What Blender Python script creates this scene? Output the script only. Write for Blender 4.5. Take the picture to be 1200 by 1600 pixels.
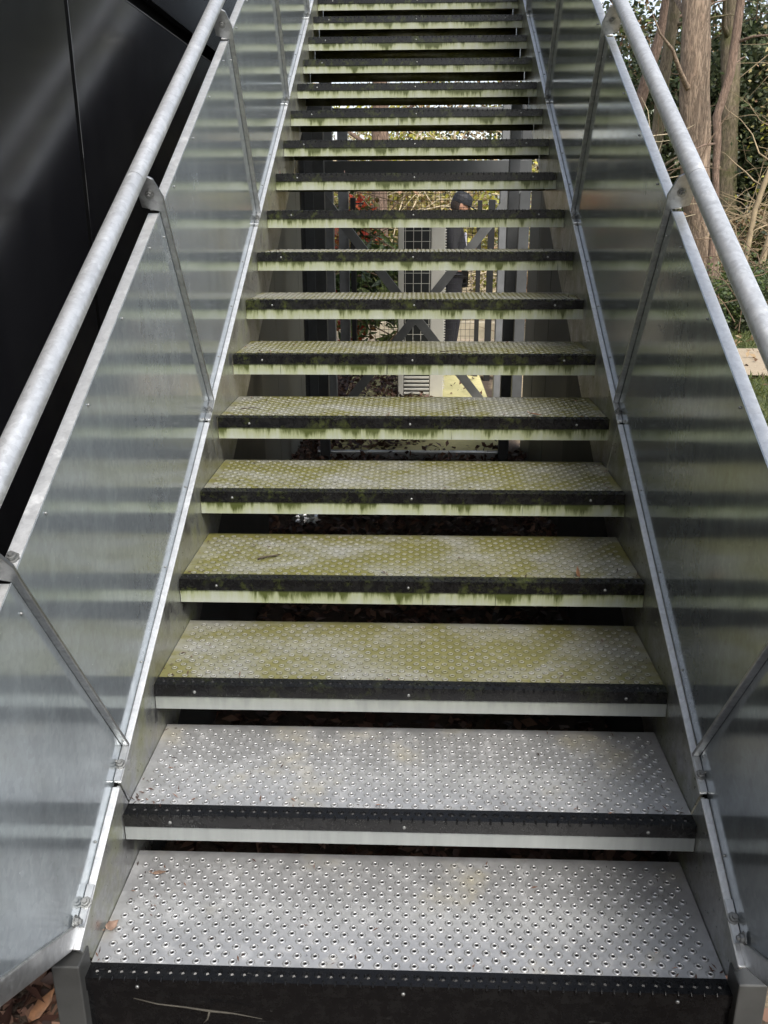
import bpy, bmesh, math, random
import numpy as np
from mathutils import Vector, Matrix
rnd = random.Random(7)
R = math.radians
scn = bpy.context.scene
for o in list(bpy.data.objects): bpy.data.objects.remove(o)
C = scn.collection

# ------------------------------------------------------------------ camera
cam_d = bpy.data.cameras.new('camera'); cam = bpy.data.objects.new('camera', cam_d); C.objects.link(cam)
scn.camera = cam
cam_d.sensor_fit = 'VERTICAL'; cam_d.sensor_height = 36.0; cam_d.lens = 36.0 * 1392.23 / 1600
cam_d.clip_start = 0.02; cam_d.clip_end = 2000
PIT, YAW, ROL = R(-18.6036), R(-2.132), R(-0.19154)
fwd = Vector((math.sin(YAW)*math.cos(PIT), math.cos(YAW)*math.cos(PIT), math.sin(PIT)))
rt = Vector((math.cos(YAW), -math.sin(YAW), 0)); up = rt.cross(fwd)
r2 = rt*math.cos(ROL) + up*math.sin(ROL); u2 = -rt*math.sin(ROL) + up*math.cos(ROL)
m = Matrix((r2, u2, -fwd)).transposed().to_4x4(); m.translation = (0.01398, -1.44286, 1.52643)
cam.matrix_world = m

# ------------------------------------------------------------------ world, sun, exposure
SUN_EL, SUN_AZ = R(50), R(158)      # azimuth clockwise from +y
w = bpy.data.worlds.new('World'); scn.world = w; w.use_nodes = True
nt = w.node_tree; nt.nodes.clear()
sky = nt.nodes.new('ShaderNodeTexSky'); sky.sky_type = 'NISHITA'; sky.sun_disc = False
sky.sun_elevation = SUN_EL; sky.sun_rotation = SUN_AZ; sky.air_density = 1.0; sky.dust_density = 2.5; sky.ozone_density = 1.0
bw = nt.nodes.new('ShaderNodeRGBToBW'); mx = nt.nodes.new('ShaderNodeMix'); mx.data_type = 'RGBA'
mx.inputs[0].default_value = 0.60                    # overcast: nearly white
bg = nt.nodes.new('ShaderNodeBackground'); out = nt.nodes.new('ShaderNodeOutputWorld')
nt.links.new(sky.outputs[0], bw.inputs[0]); nt.links.new(sky.outputs[0], mx.inputs[6]); nt.links.new(bw.outputs[0], mx.inputs[7])
nt.links.new(mx.outputs[2], bg.inputs[0]); nt.links.new(bg.outputs[0], out.inputs[0])
bg.inputs[1].default_value = 0.15
sd = bpy.data.lights.new('sun', 'SUN'); sun = bpy.data.objects.new('sun', sd); C.objects.link(sun)
sd.energy = 1.5; sd.angle = R(16); sd.color = (1.0, 0.95, 0.88)
dirv = Vector((math.sin(SUN_AZ)*math.cos(SUN_EL), math.cos(SUN_AZ)*math.cos(SUN_EL), math.sin(SUN_EL)))
sun.rotation_euler = dirv.to_track_quat('Z', 'Y').to_euler()
scn.view_settings.view_transform = 'Standard'; scn.view_settings.look = 'None'
scn.view_settings.exposure = 1.18; scn.view_settings.gamma = 1; scn.view_settings.use_curve_mapping = False
scn.render.engine = 'CYCLES'
cy = scn.cycles; cy.max_bounces = 6; cy.diffuse_bounces = 3; cy.glossy_bounces = 4; cy.transmission_bounces = 2; cy.caustics_reflective = False; cy.caustics_refractive = False

# ------------------------------------------------------------------ helpers
class MB:
    def __init__(s): s.v = []; s.f = []; s.m = []
    def add(s, vs, fs, mi=0):
        b = len(s.v); s.v += [tuple(p) for p in vs]; s.f += [tuple(b+i for i in f) for f in fs]; s.m += [mi]*len(fs); return s
    def box(s, x0, x1, y0, y1, z0, z1, mi=0):
        return s.add([(x, y, z) for z in (z0, z1) for y in (y0, y1) for x in (x0, x1)],
                     [(0,2,3,1),(4,5,7,6),(0,1,5,4),(2,6,7,3),(0,4,6,2),(1,3,7,5)], mi)
    def hexa(s, p, mi=0):   # 8 points, bottom 4 ccw then top 4
        return s.add(p, [(3,2,1,0),(4,5,6,7),(0,1,5,4),(1,2,6,5),(2,3,7,6),(3,0,4,7)], mi)
    def prism(s, a, b, mi=0):   # two matching polygons
        n = len(a)
        return s.add(list(a)+list(b), [tuple(range(n-1,-1,-1)), tuple(range(n,2*n))]+[(i,(i+1)%n,n+(i+1)%n,n+i) for i in range(n)], mi)
    def tube(s, pts, rad, seg=10, cap=True, mi=0, wob=0.0):
        pts = [Vector(p) for p in pts]; n = len(pts); b = len(s.v); ref = None
        for i, p in enumerate(pts):
            d = (pts[min(i+1,n-1)]-pts[max(i-1,0)]).normalized()
            if ref is None: ref = d.orthogonal().normalized()
            ref = (ref - d*ref.dot(d)).normalized(); bi = d.cross(ref)
            r = rad[i] if hasattr(rad, '__len__') else rad
            for k in range(seg):
                a = 2*math.pi*k/seg; rr = r*(1+wob*rnd.uniform(-1,1))
                s.v.append(tuple(p+ref*(math.cos(a)*rr)+bi*(math.sin(a)*rr)))
        for i in range(n-1):
            for k in range(seg):
                s.f.append((b+i*seg+k, b+i*seg+(k+1)%seg, b+(i+1)*seg+(k+1)%seg, b+(i+1)*seg+k)); s.m.append(mi)
        if cap:
            s.f.append(tuple(b+k for k in range(seg-1,-1,-1))); s.m.append(mi)
            s.f.append(tuple(b+(n-1)*seg+k for k in range(seg))); s.m.append(mi)
        return s
    def mesh(s, name, smooth=False, bevel=0, seg=2):
        me = bpy.data.meshes.new(name); me.from_pydata(s.v, [], s.f)
        if any(s.m): me.polygons.foreach_set('material_index', s.m)
        if bevel:
            bm = bmesh.new(); bm.from_mesh(me)
            bmesh.ops.recalc_face_normals(bm, faces=bm.faces)
            ed = [e for e in bm.edges if len(e.link_faces) == 2 and e.calc_face_angle() > 0.5]
            bmesh.ops.bevel(bm, geom=ed, offset=bevel, segments=seg, profile=0.5, affect='EDGES', clamp_overlap=True)
            bm.to_mesh(me); bm.free()
        else:
            bm = bmesh.new(); bm.from_mesh(me); bmesh.ops.recalc_face_normals(bm, faces=bm.faces); bm.to_mesh(me); bm.free()
        if smooth: me.polygons.foreach_set('use_smooth', [True]*len(me.polygons)); me.update()
        return me
    def build(s, name, mat, parent=None, smooth=False, bevel=0, seg=2, loc=None):
        return link(name, s.mesh(name, smooth, bevel, seg), mat, parent, loc)
def link(name, me, mat=None, parent=None, loc=None):
    o = bpy.data.objects.new(name, me); C.objects.link(o)
    if mat and me and not me.materials:
        for q in (mat if isinstance(mat, (list, tuple)) else [mat]): me.materials.append(q)
    if parent: o.parent = parent
    if loc is not None: o.location = loc
    return o
def tag(o, label, cat, group=None):
    o['label'] = label; o['category'] = cat
    if group: o['group'] = group
    return o
def thing(name, label, cat, loc=(0,0,0), group=None, rz=0):
    o = link(name, None, loc=loc); o.rotation_euler.z = rz; o.empty_display_size = 0.1
    return tag(o, label, cat, group)
def struct(o): o['kind'] = 'structure'; return o

# ------------------------------------------------------------------ materials
class N:
    def __init__(s, name):
        s.m = bpy.data.materials.new(name); s.m.use_nodes = True; s.t = s.m.node_tree; s.t.nodes.clear()
        s.b = s.n('ShaderNodeBsdfPrincipled'); s.o = s.n('ShaderNodeOutputMaterial'); s.l(s.b.outputs[0], s.o.inputs[0])
        s._geo = None
    def n(s, t, **k):
        x = s.t.nodes.new(t)
        for a, v in k.items(): setattr(x, a, v)
        return x
    def l(s, a, b): s.t.links.new(a, b)
    def put(s, i, v):
        if hasattr(v, 'is_output') or isinstance(v, bpy.types.NodeSocket): s.l(v, i)
        elif isinstance(v, (tuple, list)) and len(v) == 3 and i.type == 'RGBA': i.default_value = (*v, 1)
        else: i.default_value = v
    def math(s, op, a, b=0.5, c=None):
        x = s.n('ShaderNodeMath', operation=op); s.put(x.inputs[0], a); s.put(x.inputs[1], b)
        if c is not None: s.put(x.inputs[2], c)
        return x.outputs[0]
    def pos(s):
        if not s._geo: s._geo = s.n('ShaderNodeNewGeometry')
        return s._geo.outputs['Position']
    def rand(s):
        s.pos(); return s._geo.outputs['Random Per Island']
    def obj(s): return s.n('ShaderNodeTexCoord').outputs['Object']
    def gen(s): return s.n('ShaderNodeTexCoord').outputs['Generated']
    def sep(s, v): return s.n('ShaderNodeSeparateXYZ'), v
    def xyz(s, v):
        x = s.n('ShaderNodeSeparateXYZ'); s.l(v, x.inputs[0]); return x.outputs
    def map(s, v, scale=(1,1,1), loc=(0,0,0), rot=(0,0,0)):
        x = s.n('ShaderNodeMapping'); s.l(v, x.inputs[0]); x.inputs['Scale'].default_value = scale
        x.inputs['Location'].default_value = loc; x.inputs['Rotation'].default_value = rot; return x.outputs[0]
    def noise(s, v, scale, det=4, rough=0.6, dist=0.0):
        x = s.n('ShaderNodeTexNoise'); s.l(v, x.inputs['Vector']); x.inputs['Scale'].default_value = scale
        x.inputs['Detail'].default_value = det; x.inputs['Roughness'].default_value = rough; x.inputs['Distortion'].default_value = dist
        return x.outputs[0]
    def voro(s, v, scale, feature='F1', out=0):
        x = s.n('ShaderNodeTexVoronoi'); x.feature = feature; s.l(v, x.inputs['Vector']); x.inputs['Scale'].default_value = scale
        return x.outputs[out]
    def ramp(s, f, *stops):
        x = s.n('ShaderNodeValToRGB'); s.put(x.inputs[0], f); e = x.color_ramp.elements
        while len(e) < len(stops): e.new(0.5)
        for a, (p, c) in zip(e, stops):
            a.position = p; a.color = (c, c, c, 1) if not isinstance(c, (tuple, list)) else (*c, 1)
        return x.outputs[0]
    def mix(s, f, a, b, bl='MIX'):
        x = s.n('ShaderNodeMix', data_type='RGBA', blend_type=bl); s.put(x.inputs[0], f); s.put(x.inputs[6], a); s.put(x.inputs[7], b)
        return x.outputs[2]
    def mr(s, v, a, b, c=0.0, d=1.0):
        x = s.n('ShaderNodeMapRange'); s.put(x.inputs[0], v)
        for i, q in enumerate((a, b, c, d)): x.inputs[i+1].default_value = q
        return x.outputs[0]
    def bump(s, h, st=0.3, dist=0.01):
        x = s.n('ShaderNodeBump'); s.put(x.inputs['Height'], h); x.inputs['Strength'].default_value = st; x.inputs['Distance'].default_value = dist
        s.l(x.outputs[0], s.b.inputs['Normal'])
    def set(s, **k):
        nm = dict(color='Base Color', metal='Metallic', rough='Roughness', spec='Specular IOR Level', coat='Coat Weight', sub='Transmission Weight', alpha='Alpha')
        for a, v in k.items(): s.put(s.b.inputs[nm[a]], v)
        return s.m

def plain(name, col, rough=0.5, metal=0.0, var=0.25, sc=6.0, bump=0.1):
    q = N(name); p = q.pos(); a = q.noise(p, sc, 5)
    c = q.mix(q.ramp(a, (0.3, 0.0), (0.7, 1.0)), tuple(x*(1-var) for x in col), tuple(min(1, x*(1+var)) for x in col))
    q.set(color=c, rough=q.mr(a, 0.2, 0.8, max(0.02, rough-0.1), min(1, rough+0.12)), metal=metal)
    if bump: q.bump(q.noise(p, sc*8, 4), bump, 0.004)
    return q.m

def m_galv(name, base=0.55, rough=0.34, algae=0.0, spangle=1.0, mott=0.0):
    """hot dip galvanised steel: spangle, smears, chalky bloom"""
    q = N(name); p = q.pos()
    sp = q.voro(p, 90, 'F1', 1); spv = q.xyz(sp)[0]
    big = q.noise(p, 5, 5, 0.65); fine = q.noise(p, 60, 4, 0.7)
    smear = q.noise(p, 24, 5, 0.7)
    v = q.math('ADD', q.math('MULTIPLY', q.math('SUBTRACT', spv, 0.5), 0.10*spangle), q.math('MULTIPLY', q.math('SUBTRACT', big, 0.5), 0.28))
    v = q.math('ADD', v, q.math('MULTIPLY', q.math('SUBTRACT', smear, 0.5), 0.14))
    if mott: v = q.math('ADD', v, q.math('MULTIPLY', q.math('SUBTRACT', q.noise(p, 42, 5, 0.8, 0.6), 0.5), mott))
    v = q.math('ADD', v, base)
    col = q.mix(1.0, (0.97, 0.99, 1.0), v, 'MULTIPLY')
    bloom = q.ramp(q.noise(p, 17, 6, 0.75), (0.55, 0.0), (0.72, 1.0))
    rg = q.math('ADD', q.math('ADD', rough, q.math('MULTIPLY', q.math('SUBTRACT', fine, 0.5), 0.18)), q.math('MULTIPLY', bloom, 0.16))
    met = q.math('SUBTRACT', 0.94-(0.3 if mott else 0), q.math('MULTIPLY', bloom, 0.3))
    if algae:
        am = q.ramp(q.noise(q.map(p, (1, 1, 1)), 7, 5, 0.7), (0.42, 0.0), (0.68, algae))
        col = q.mix(am, col, (0.17, 0.18, 0.045)); met = q.math('MULTIPLY', met, q.math('SUBTRACT', 1.0, am))
    q.set(color=col, rough=rg, metal=met); q.bump(q.math('ADD', fine, q.math('MULTIPLY', spv, 0.5)), 0.08, 0.002)
    return q.m

def m_sheet():
    q = N('galvanised_sheet'); p = q.pos()
    spv = q.xyz(q.voro(p, 70, 'F1', 1))[0]
    big = q.noise(p, 3.0, 5, 0.6)
    run = q.noise(q.map(p, (9, 9, 0.8)), 1.3, 6, 0.7)        # vertical water runs
    sm = q.noise(p, 9, 6, 0.7, 0.8)
    dots = q.ramp(q.voro(p, 26), (0.0, 1.0), (0.045, 0.0))
    v = q.math('ADD', 0.47, q.math('MULTIPLY', q.math('SUBTRACT', big, 0.5), 0.16))
    v = q.math('ADD', v, q.math('MULTIPLY', q.math('SUBTRACT', run, 0.5), 0.28))
    v = q.math('ADD', v, q.math('MULTIPLY', q.math('SUBTRACT', spv, 0.5), 0.06))
    col = q.mix(1.0, (0.87, 0.97, 1.03), v, 'MULTIPLY')
    bl = q.ramp(sm, (0.50, 0.0), (0.85, 0.4))
    scr = q.ramp(q.noise(q.map(p, (3, 90, 14), (0, 0, 0), (0.6, 0, 0)), 1.0, 3, 0.6), (0.70, 0.0), (0.74, 0.5))
    dm = q.math('MULTIPLY', dots, q.ramp(q.noise(p, 4.3, 2), (0.55, 0.0), (0.62, 1.0)))
    col = q.mix(dm, col, (0.7, 0.72, 0.72)); col = q.mix(q.math('MULTIPLY', scr, 0.35), col, (0.68, 0.70, 0.72))
    rg = q.math('ADD', q.math('ADD', 0.12, q.math('MULTIPLY', bl, 0.2)), q.math('MULTIPLY', q.math('SUBTRACT', run, 0.5), 0.10))
    met = q.math('SUBTRACT', 0.60, q.math('ADD', q.math('MULTIPLY', bl, 0.3), q.math('MULTIPLY', dm, 0.6)))
    q.set(color=col, rough=rg, metal=met)
    q.bump(q.math('ADD', q.noise(p, 2.2, 2), q.math('MULTIPLY', q.noise(p, 150, 2), 0.01)), 0.12, 0.004)
    return q.m

def m_tread():
    """perforated galvanised plate; olive algae film grows from the third step upwards"""
    q = N('tread_steel'); p = q.pos(); x, y, z = q.xyz(p)
    big = q.noise(p, 6, 6, 0.65); fine = q.noise(p, 70, 4, 0.7); spv = q.xyz(q.voro(p, 80, 'F1', 1))[0]
    v = q.math('ADD', 0.53, q.math('MULTIPLY', q.math('SUBTRACT', big, 0.5), 0.34))
    v = q.math('ADD', v, q.math('MULTIPLY', q.math('SUBTRACT', spv, 0.5), 0.06))
    steel = q.mix(1.0, (0.98, 0.99, 1.0), v, 'MULTIPLY')
    bloom = q.ramp(q.noise(p, 20, 6, 0.75), (0.5, 0.0), (0.7, 1.0))
    amt = q.mr(z, 0.19, 0.345, 0.0, 1.0)
    n1 = q.noise(q.map(p, (0.8, 1, 1)), 5.5, 6, 0.62, 0.4)
    am = q.ramp(q.math('SUBTRACT', n1, q.math('MULTIPLY', q.math('SUBTRACT', q.noise(p, 60, 5, 0.8), 0.4), 0.22)), (0.30, 0.40), (0.53, 0.94))
    lz = q.xyz(q.obj())[2]; wear = q.math('MULTIPLY', q.mr(lz, 0.0024, 0.0031, 0.0, 1.0), q.ramp(q.noise(p, 9, 5, 0.75), (0.36, 0.25), (0.6, 0.92))); am = q.math('MULTIPLY', am, q.math('SUBTRACT', 1.0, wear))      # tops of the dimples are worn clean
    am = q.math('MULTIPLY', am, amt)
    st = q.ramp(q.noise(q.map(p, (1, 1, 1), (3.1, 1.7, 0)), 4.5, 5, 0.6), (0.55, 0.0), (0.70, 0.50))   # light rust-yellow stains low down
    am2 = q.math('MAXIMUM', am, q.math('MULTIPLY', st, q.math('SUBTRACT', 1.0, amt)))
    acol = q.mix(q.noise(p, 23, 4), (0.090, 0.088, 0.010), (0.205, 0.190, 0.034))
    acol = q.mix(amt, (0.36, 0.31, 0.16), acol)
    dirt = q.ramp(q.noise(p, 14, 6, 0.8), (0.62, 0.0), (0.78, 0.55))
    col = q.mix(am2, steel, acol); col = q.mix(dirt, col, (0.06, 0.06, 0.045))
    band = q.math('MULTIPLY', q.mr(lz, 0.0001, 0.0006, 0.0, 1.0), q.mr(lz, 0.0016, 0.0026, 1.0, 0.0))     # darker band on the sloping side of each dimple
    band = q.math('MULTIPLY', band, q.mr(amt, 0.0, 1.0, 0.40, 0.70)); col = q.mix(band, col, (0.05, 0.048, 0.02))
    met = q.math('MULTIPLY', q.math('SUBTRACT', 0.62, q.math('MULTIPLY', bloom, 0.25)), q.math('SUBTRACT', 1.0, q.math('MULTIPLY', am2, 0.85)))
    met = q.math('MULTIPLY', met, q.math('SUBTRACT', 1.0, q.math('MULTIPLY', dirt, 0.7)))
    rg = q.math('ADD', 0.36, q.math('ADD', q.math('MULTIPLY', bloom, 0.12), q.math('MULTIPLY', q.math('SUBTRACT', fine, 0.5), 0.2)))
    rg = q.math('ADD', rg, q.math('MULTIPLY', am2, 0.10))
    q.set(color=col, rough=rg, metal=met); q.bump(fine, 0.12, 0.0015)
    return q.m

def m_fascia():
    """painted-looking oxidised lip with green-black runs below the nosing"""
    q = N('fascia_steel'); p = q.pos(); x, y, z = q.xyz(p); lz = q.xyz(q.obj())[2]
    amt = q.mr(z, 0.26, 0.42, 0.0, 1.0)
    streak = q.noise(q.map(p, (34, 34, 4)), 1.0, 6, 0.75)
    wide = q.noise(q.map(p, (9, 9, 1.5), (0, 0, 5)), 1.0, 4, 0.6)
    hgt = q.mr(lz, -0.071, -0.030, 0.0, 1.0)            # 1 just below the nosing
    f1 = q.math('ADD', q.math('MULTIPLY', streak, 0.86), q.math('MULTIPLY', hgt, 0.26))
    f1 = q.math('ADD', f1, q.math('MULTIPLY', q.math('SUBTRACT', wide, 0.5), 0.85))
    dark = q.ramp(f1, (0.56, 0.0), (0.68, 1.0)); film = q.ramp(f1, (0.32, 0.12), (0.60, 1.0))
    base = q.mix(q.noise(q.map(p, (20, 20, 4)), 1.0, 4), (0.29, 0.31, 0.27), (0.42, 0.44, 0.39))
    clean = q.mix(q.noise(q.map(p, (50, 50, 4)), 1.0, 5), (0.26, 0.28, 0.275), (0.42, 0.44, 0.43))
    g = q.mix(q.math('MULTIPLY', film, 0.68), base, (0.21, 0.235, 0.07)); g = q.mix(dark, g, (0.05, 0.062, 0.010))
    crack = q.ramp(q.noise(q.map(p, (70, 70, 2.5), (7, 0, 0)), 1.0, 2), (0.70, 0.0), (0.735, 0.9))
    g = q.mix(crack, g, (0.03, 0.035, 0.015))
    q.set(color=q.mix(amt, clean, g), rough=0.5, metal=q.math('MULTIPLY', q.math('SUBTRACT', 1.0, amt), 0.5))
    q.bump(streak, 0.1, 0.001)
    return q.m

def m_nosing():
    q = N('black_nosing'); p = q.pos(); x, y, z = q.xyz(p)
    sc = q.ramp(q.noise(q.map(p, (6, 40, 60)), 1.6, 6, 0.8, 1.5), (0.64, 0.0), (0.72, 1.0))
    dust = q.ramp(q.noise(p, 30, 6, 0.8), (0.45, 0.0), (0.8, 1.0))
    col = q.mix(q.math('MULTIPLY', dust, 0.22), (0.0045, 0.0045, 0.005), (0.032, 0.032, 0.03))
    col = q.mix(q.math('MULTIPLY', sc, 0.35), col, (0.22, 0.22, 0.20))
    mo = q.math('MULTIPLY', q.ramp(q.noise(p, 14, 7, 0.8), (0.52, 0.0), (0.68, 0.9)), q.mr(z, 0.25, 0.45, 0.0, 1.0))
    col = q.mix(mo, col, (0.05, 0.06, 0.015))
    q.set(color=col, rough=q.mr(dust, 0, 1, 0.20, 0.55), spec=0.3); q.bump(q.noise(p, 180, 3), 0.12, 0.001)
    return q.m

def m_wall():
    q = N('black_cladding'); p = q.pos()
    a = q.noise(p, 2.5, 4, 0.6); d = q.ramp(q.noise(q.map(p, (6, 6, 1.2)), 1.0, 6, 0.7), (0.45, 0.0), (0.8, 1.0))
    sp = q.ramp(q.voro(p, 9), (0.0, 1.0), (0.02, 0.0))
    col = q.mix(q.math('MULTIPLY', d, 0.5), (0.008, 0.008, 0.0095), (0.020, 0.020, 0.021)); col = q.mix(q.math('MULTIPLY', sp, 0.5), col, (0.2, 0.2, 0.2))
    q.set(color=col, rough=q.mr(a, 0.3, 0.7, 0.15, 0.21), spec=0.95); q.bump(q.noise(p, 1.6, 2), 0.10, 0.01)
    return q.m

def m_leaf(name, cols, rough=0.45, trans=0.25):
    q = N(name); r = q.rand()
    n = len(cols); col = q.ramp(r, *[(i/max(1, n-1), c) for i, c in enumerate(cols)])
    q.set(color=col, rough=rough)
    tr = q.n('ShaderNodeBsdfTranslucent'); q.l(col, tr.inputs[0]); ms = q.n('ShaderNodeMixShader'); ms.inputs[0].default_value = trans
    q.l(q.b.outputs[0], ms.inputs[1]); q.l(tr.outputs[0], ms.inputs[2]); q.l(ms.outputs[0], q.o.inputs[0])
    return q.m

def m_bark(name, a, b, sc=1.0, moss=0.0):
    q = N(name); p = q.pos()
    n = q.noise(q.map(p, (12*sc, 12*sc, 3*sc)), 1.4, 7, 0.75); r_ = q.noise(q.map(p, (13*sc, 13*sc, 1.7*sc)), 1.5, 6, 0.62, 0.5)
    rd = q.math('MULTIPLY', q.math('ABSOLUTE', q.math('SUBTRACT', r_, 0.5)), 6.0)
    h = q.math('ADD', q.math('MINIMUM', rd, 1.0), q.math('MULTIPLY', n, 0.8))
    col = q.mix(q.ramp(n, (0.3, 0.0), (0.7, 1.0)), a, b); col = q.mix(q.ramp(rd, (0.0, 0.75), (0.5, 0.0)), col, tuple(x*0.3 for x in a))
    if moss: col = q.mix(q.ramp(q.noise(p, 3, 5), (0.45, 0.0), (0.65, moss)), col, (0.09, 0.10, 0.025))
    q.set(color=col, rough=0.9); q.bump(h, 0.6, 0.02)
    return q.m

M = {}
M['galv'] = m_galv('galvanised_steel', 0.62, 0.36)
M['rail'] = m_galv('galvanised_tube', 0.62, 0.40, spangle=1.2, mott=0.35)
M['flange'] = m_galv('galvanised_flange', 0.76, 0.34, mott=0.4)
M['stringer'] = m_galv('galvanised_stringer', 0.50, 0.30, algae=0.85)
M['poststeel'] = m_galv('dull_galvanised_bar', 0.36, 0.42)
M['bolt'] = plain('zinc_bolt', (0.26, 0.265, 0.26), 0.45, 0.8)
M['sheet'] = m_sheet(); M['tread'] = m_tread(); M['fascia'] = m_fascia(); M['nosing'] = m_nosing(); M['wall'] = m_wall()
M['joint'] = plain('dark_joint', (0.004, 0.004, 0.004), 0.8)
for n_ in M['joint'].node_tree.nodes:
    if n_.type == 'BSDF_PRINCIPLED': n_.inputs['Specular IOR Level'].default_value = 0.03
M['legsteel'] = plain('weathered_leg_steel', (0.08, 0.082, 0.08), 0.5, 0.5)
M['darksteel'] = plain('dark_grey_paint', (0.055, 0.058, 0.06), 0.5, 0.0)
M['greysteel'] = plain('grey_painted_steel', (0.17, 0.175, 0.18), 0.45, 0.2)
M['screen'] = plain('olive_grey_screen', (0.20, 0.192, 0.155), 0.55, 0.1, 0.2, 2.0)
M['screen_r'] = plain('slate_grey_screen', (0.13, 0.132, 0.122), 0.5, 0.1, 0.2, 2.0)
M['brace'] = plain('dull_brace_steel', (0.14, 0.142, 0.14), 0.45, 0.3)
M['blackpost'] = plain('black_paint', (0.01, 0.01, 0.011), 0.4)
M['white'] = plain('cream_casing', (0.62, 0.60, 0.54), 0.45, 0, 0.08)
M['coil'] = plain('dark_coil', (0.012, 0.014, 0.014), 0.5)

# ------------------------------------------------------------------ stair geometry constants
W = 1.35182; HW = W/2; G = 0.31343; RISE = 0.17; AL = math.atan2(RISE, G); CA, SA = math.cos(AL), math.sin(AL)
GZ = -0.17; NT = 21
def S(t, n, x): return (x, t*CA - n*SA, t*SA + n*CA)

# ------------------------------------------------------------------ ground, path, slab
def m_ground():
    q = N('earth'); p = q.pos(); a = q.noise(p, 2.2, 7, 0.7); b = q.noise(p, 35, 5, 0.75)
    x, y, z = q.xyz(p)
    soil = q.mix(q.ramp(a, (0.35, 0.0), (0.65, 1.0)), (0.035, 0.024, 0.018), (0.085, 0.058, 0.040)); soil = q.mix(q.math('MULTIPLY', b, 0.5), soil, (0.10, 0.075, 0.055))
    sand = q.mix(b, (0.22, 0.17, 0.10), (0.42, 0.34, 0.22))
    turf = q.mix(b, (0.045, 0.06, 0.018), (0.10, 0.12, 0.04))
    e = q.math('ADD', x, q.math('MULTIPLY', q.math('SUBTRACT', a, 0.5), 0.5))
    col = q.mix(q.mr(e, 0.78, 0.9), soil, sand); col = q.mix(q.mr(e, 1.75, 2.0), col, turf)
    q.set(color=col, rough=0.95); q.bump(q.math('ADD', a, b), 0.6, 0.03)
    return q.m
gb = MB(); nx = 60
xs = np.concatenate([np.linspace(-400, -12, 6)[:-1], np.linspace(-12, 14, 53), np.linspace(14, 400, 6)[1:]])
ys = np.concatenate([np.linspace(-400, -6, 6)[:-1], np.linspace(-6, 24, 61), np.linspace(24, 600, 6)[1:]])
vs = [(x, y, GZ + (0.02*math.sin(x*1.7+y)*math.sin(y*1.3) if (abs(x) > 2.2 or y > 9) else 0) + max(0, min(1.2, (y-14)*0.05))) for y in ys for x in xs]
fs = [(j*len(xs)+i, j*len(xs)+i+1, (j+1)*len(xs)+i+1, (j+1)*len(xs)+i) for j in range(len(ys)-1) for i in range(len(xs)-1)]
struct(gb.add(vs, fs).build('ground', m_ground(), smooth=True))
def m_gravel():
    q = N('sandy_gravel'); p = q.pos(); b = q.noise(p, 60, 5, 0.8); c = q.noise(p, 1.2, 5)
    q.set(color=q.mix(q.ramp(b, (0.3, 0.0), (0.7, 1.0)), (0.26, 0.20, 0.13), q.mix(c, (0.42, 0.34, 0.24), (0.52, 0.45, 0.34))), rough=0.95); q.bump(b, 0.5, 0.01)
    return q.m
M['gravel'] = m_gravel()
pb = MB(); L_, R_ = [], []
for k in range(25):
    x = 2.2 + k*0.6; yc = 9.35 - 0.10*(x-4) + 0.12*math.sin(x*1.3)
    L_.append((x, yc-1.05+0.06*rnd.uniform(-1,1), GZ+0.028)); R_.append((x, yc+0.95+0.06*rnd.uniform(-1,1), GZ+0.028))
for i in range(24): pb.add([L_[i], L_[i+1], R_[i+1], R_[i]], [(0,1,2,3)])
struct(pb.build('path', M['gravel']))
def m_slab():
    q = N('mossy_concrete'); p = q.pos(); a = q.noise(p, 3.0, 6, 0.7); b = q.noise(p, 28, 5, 0.8)
    c = q.mix(q.ramp(a, (0.35, 0.0), (0.62, 1.0)), (0.48, 0.44, 0.20), (0.66, 0.60, 0.30)); c = q.mix(q.ramp(b, (0.55, 0.0), (0.75, 0.8)), c, (0.20, 0.19, 0.09))
    q.set(color=c, rough=0.9); q.bump(b, 0.35, 0.006); return q.m
sl = MB()
pts = [(-0.66, 4.86)]+[(0.60+0.08*math.sin(k*0.2618), 4.94-0.08*math.cos(k*0.2618)) for k in range(7)]+[(0.68, 8.2), (-0.66, 8.2)]
sl.prism([(x, y, GZ-0.02) for x, y in pts], [(x, y, GZ+0.045) for x, y in pts])
struct(sl.build('concrete_slab', m_slab()))
e = MB().box(-0.70, 0.66, 4.80, 4.85, GZ-0.01, GZ+0.055)
tag(e.build('edging_strip', M['galv'], bevel=0.004), 'pale steel edging strip along the front of the mossy slab under the stairs', 'edging')
pv = MB().box(-3.0, 2.2, 8.25, 10.6, GZ-0.02, GZ+0.09)
struct(pv.build('pavement', M['gravel']))

# ------------------------------------------------------------------ staircase
stair = thing('metal_staircase', 'galvanised steel open riser staircase with perforated treads and sheet metal balustrades', 'staircase', (0, 0, GZ))
UP = -GZ       # children keep world coordinates relative to the empty's base
def sb(mb): mb.v = [(x, y, z+UP) for x, y, z in mb.v]; return mb

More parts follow.
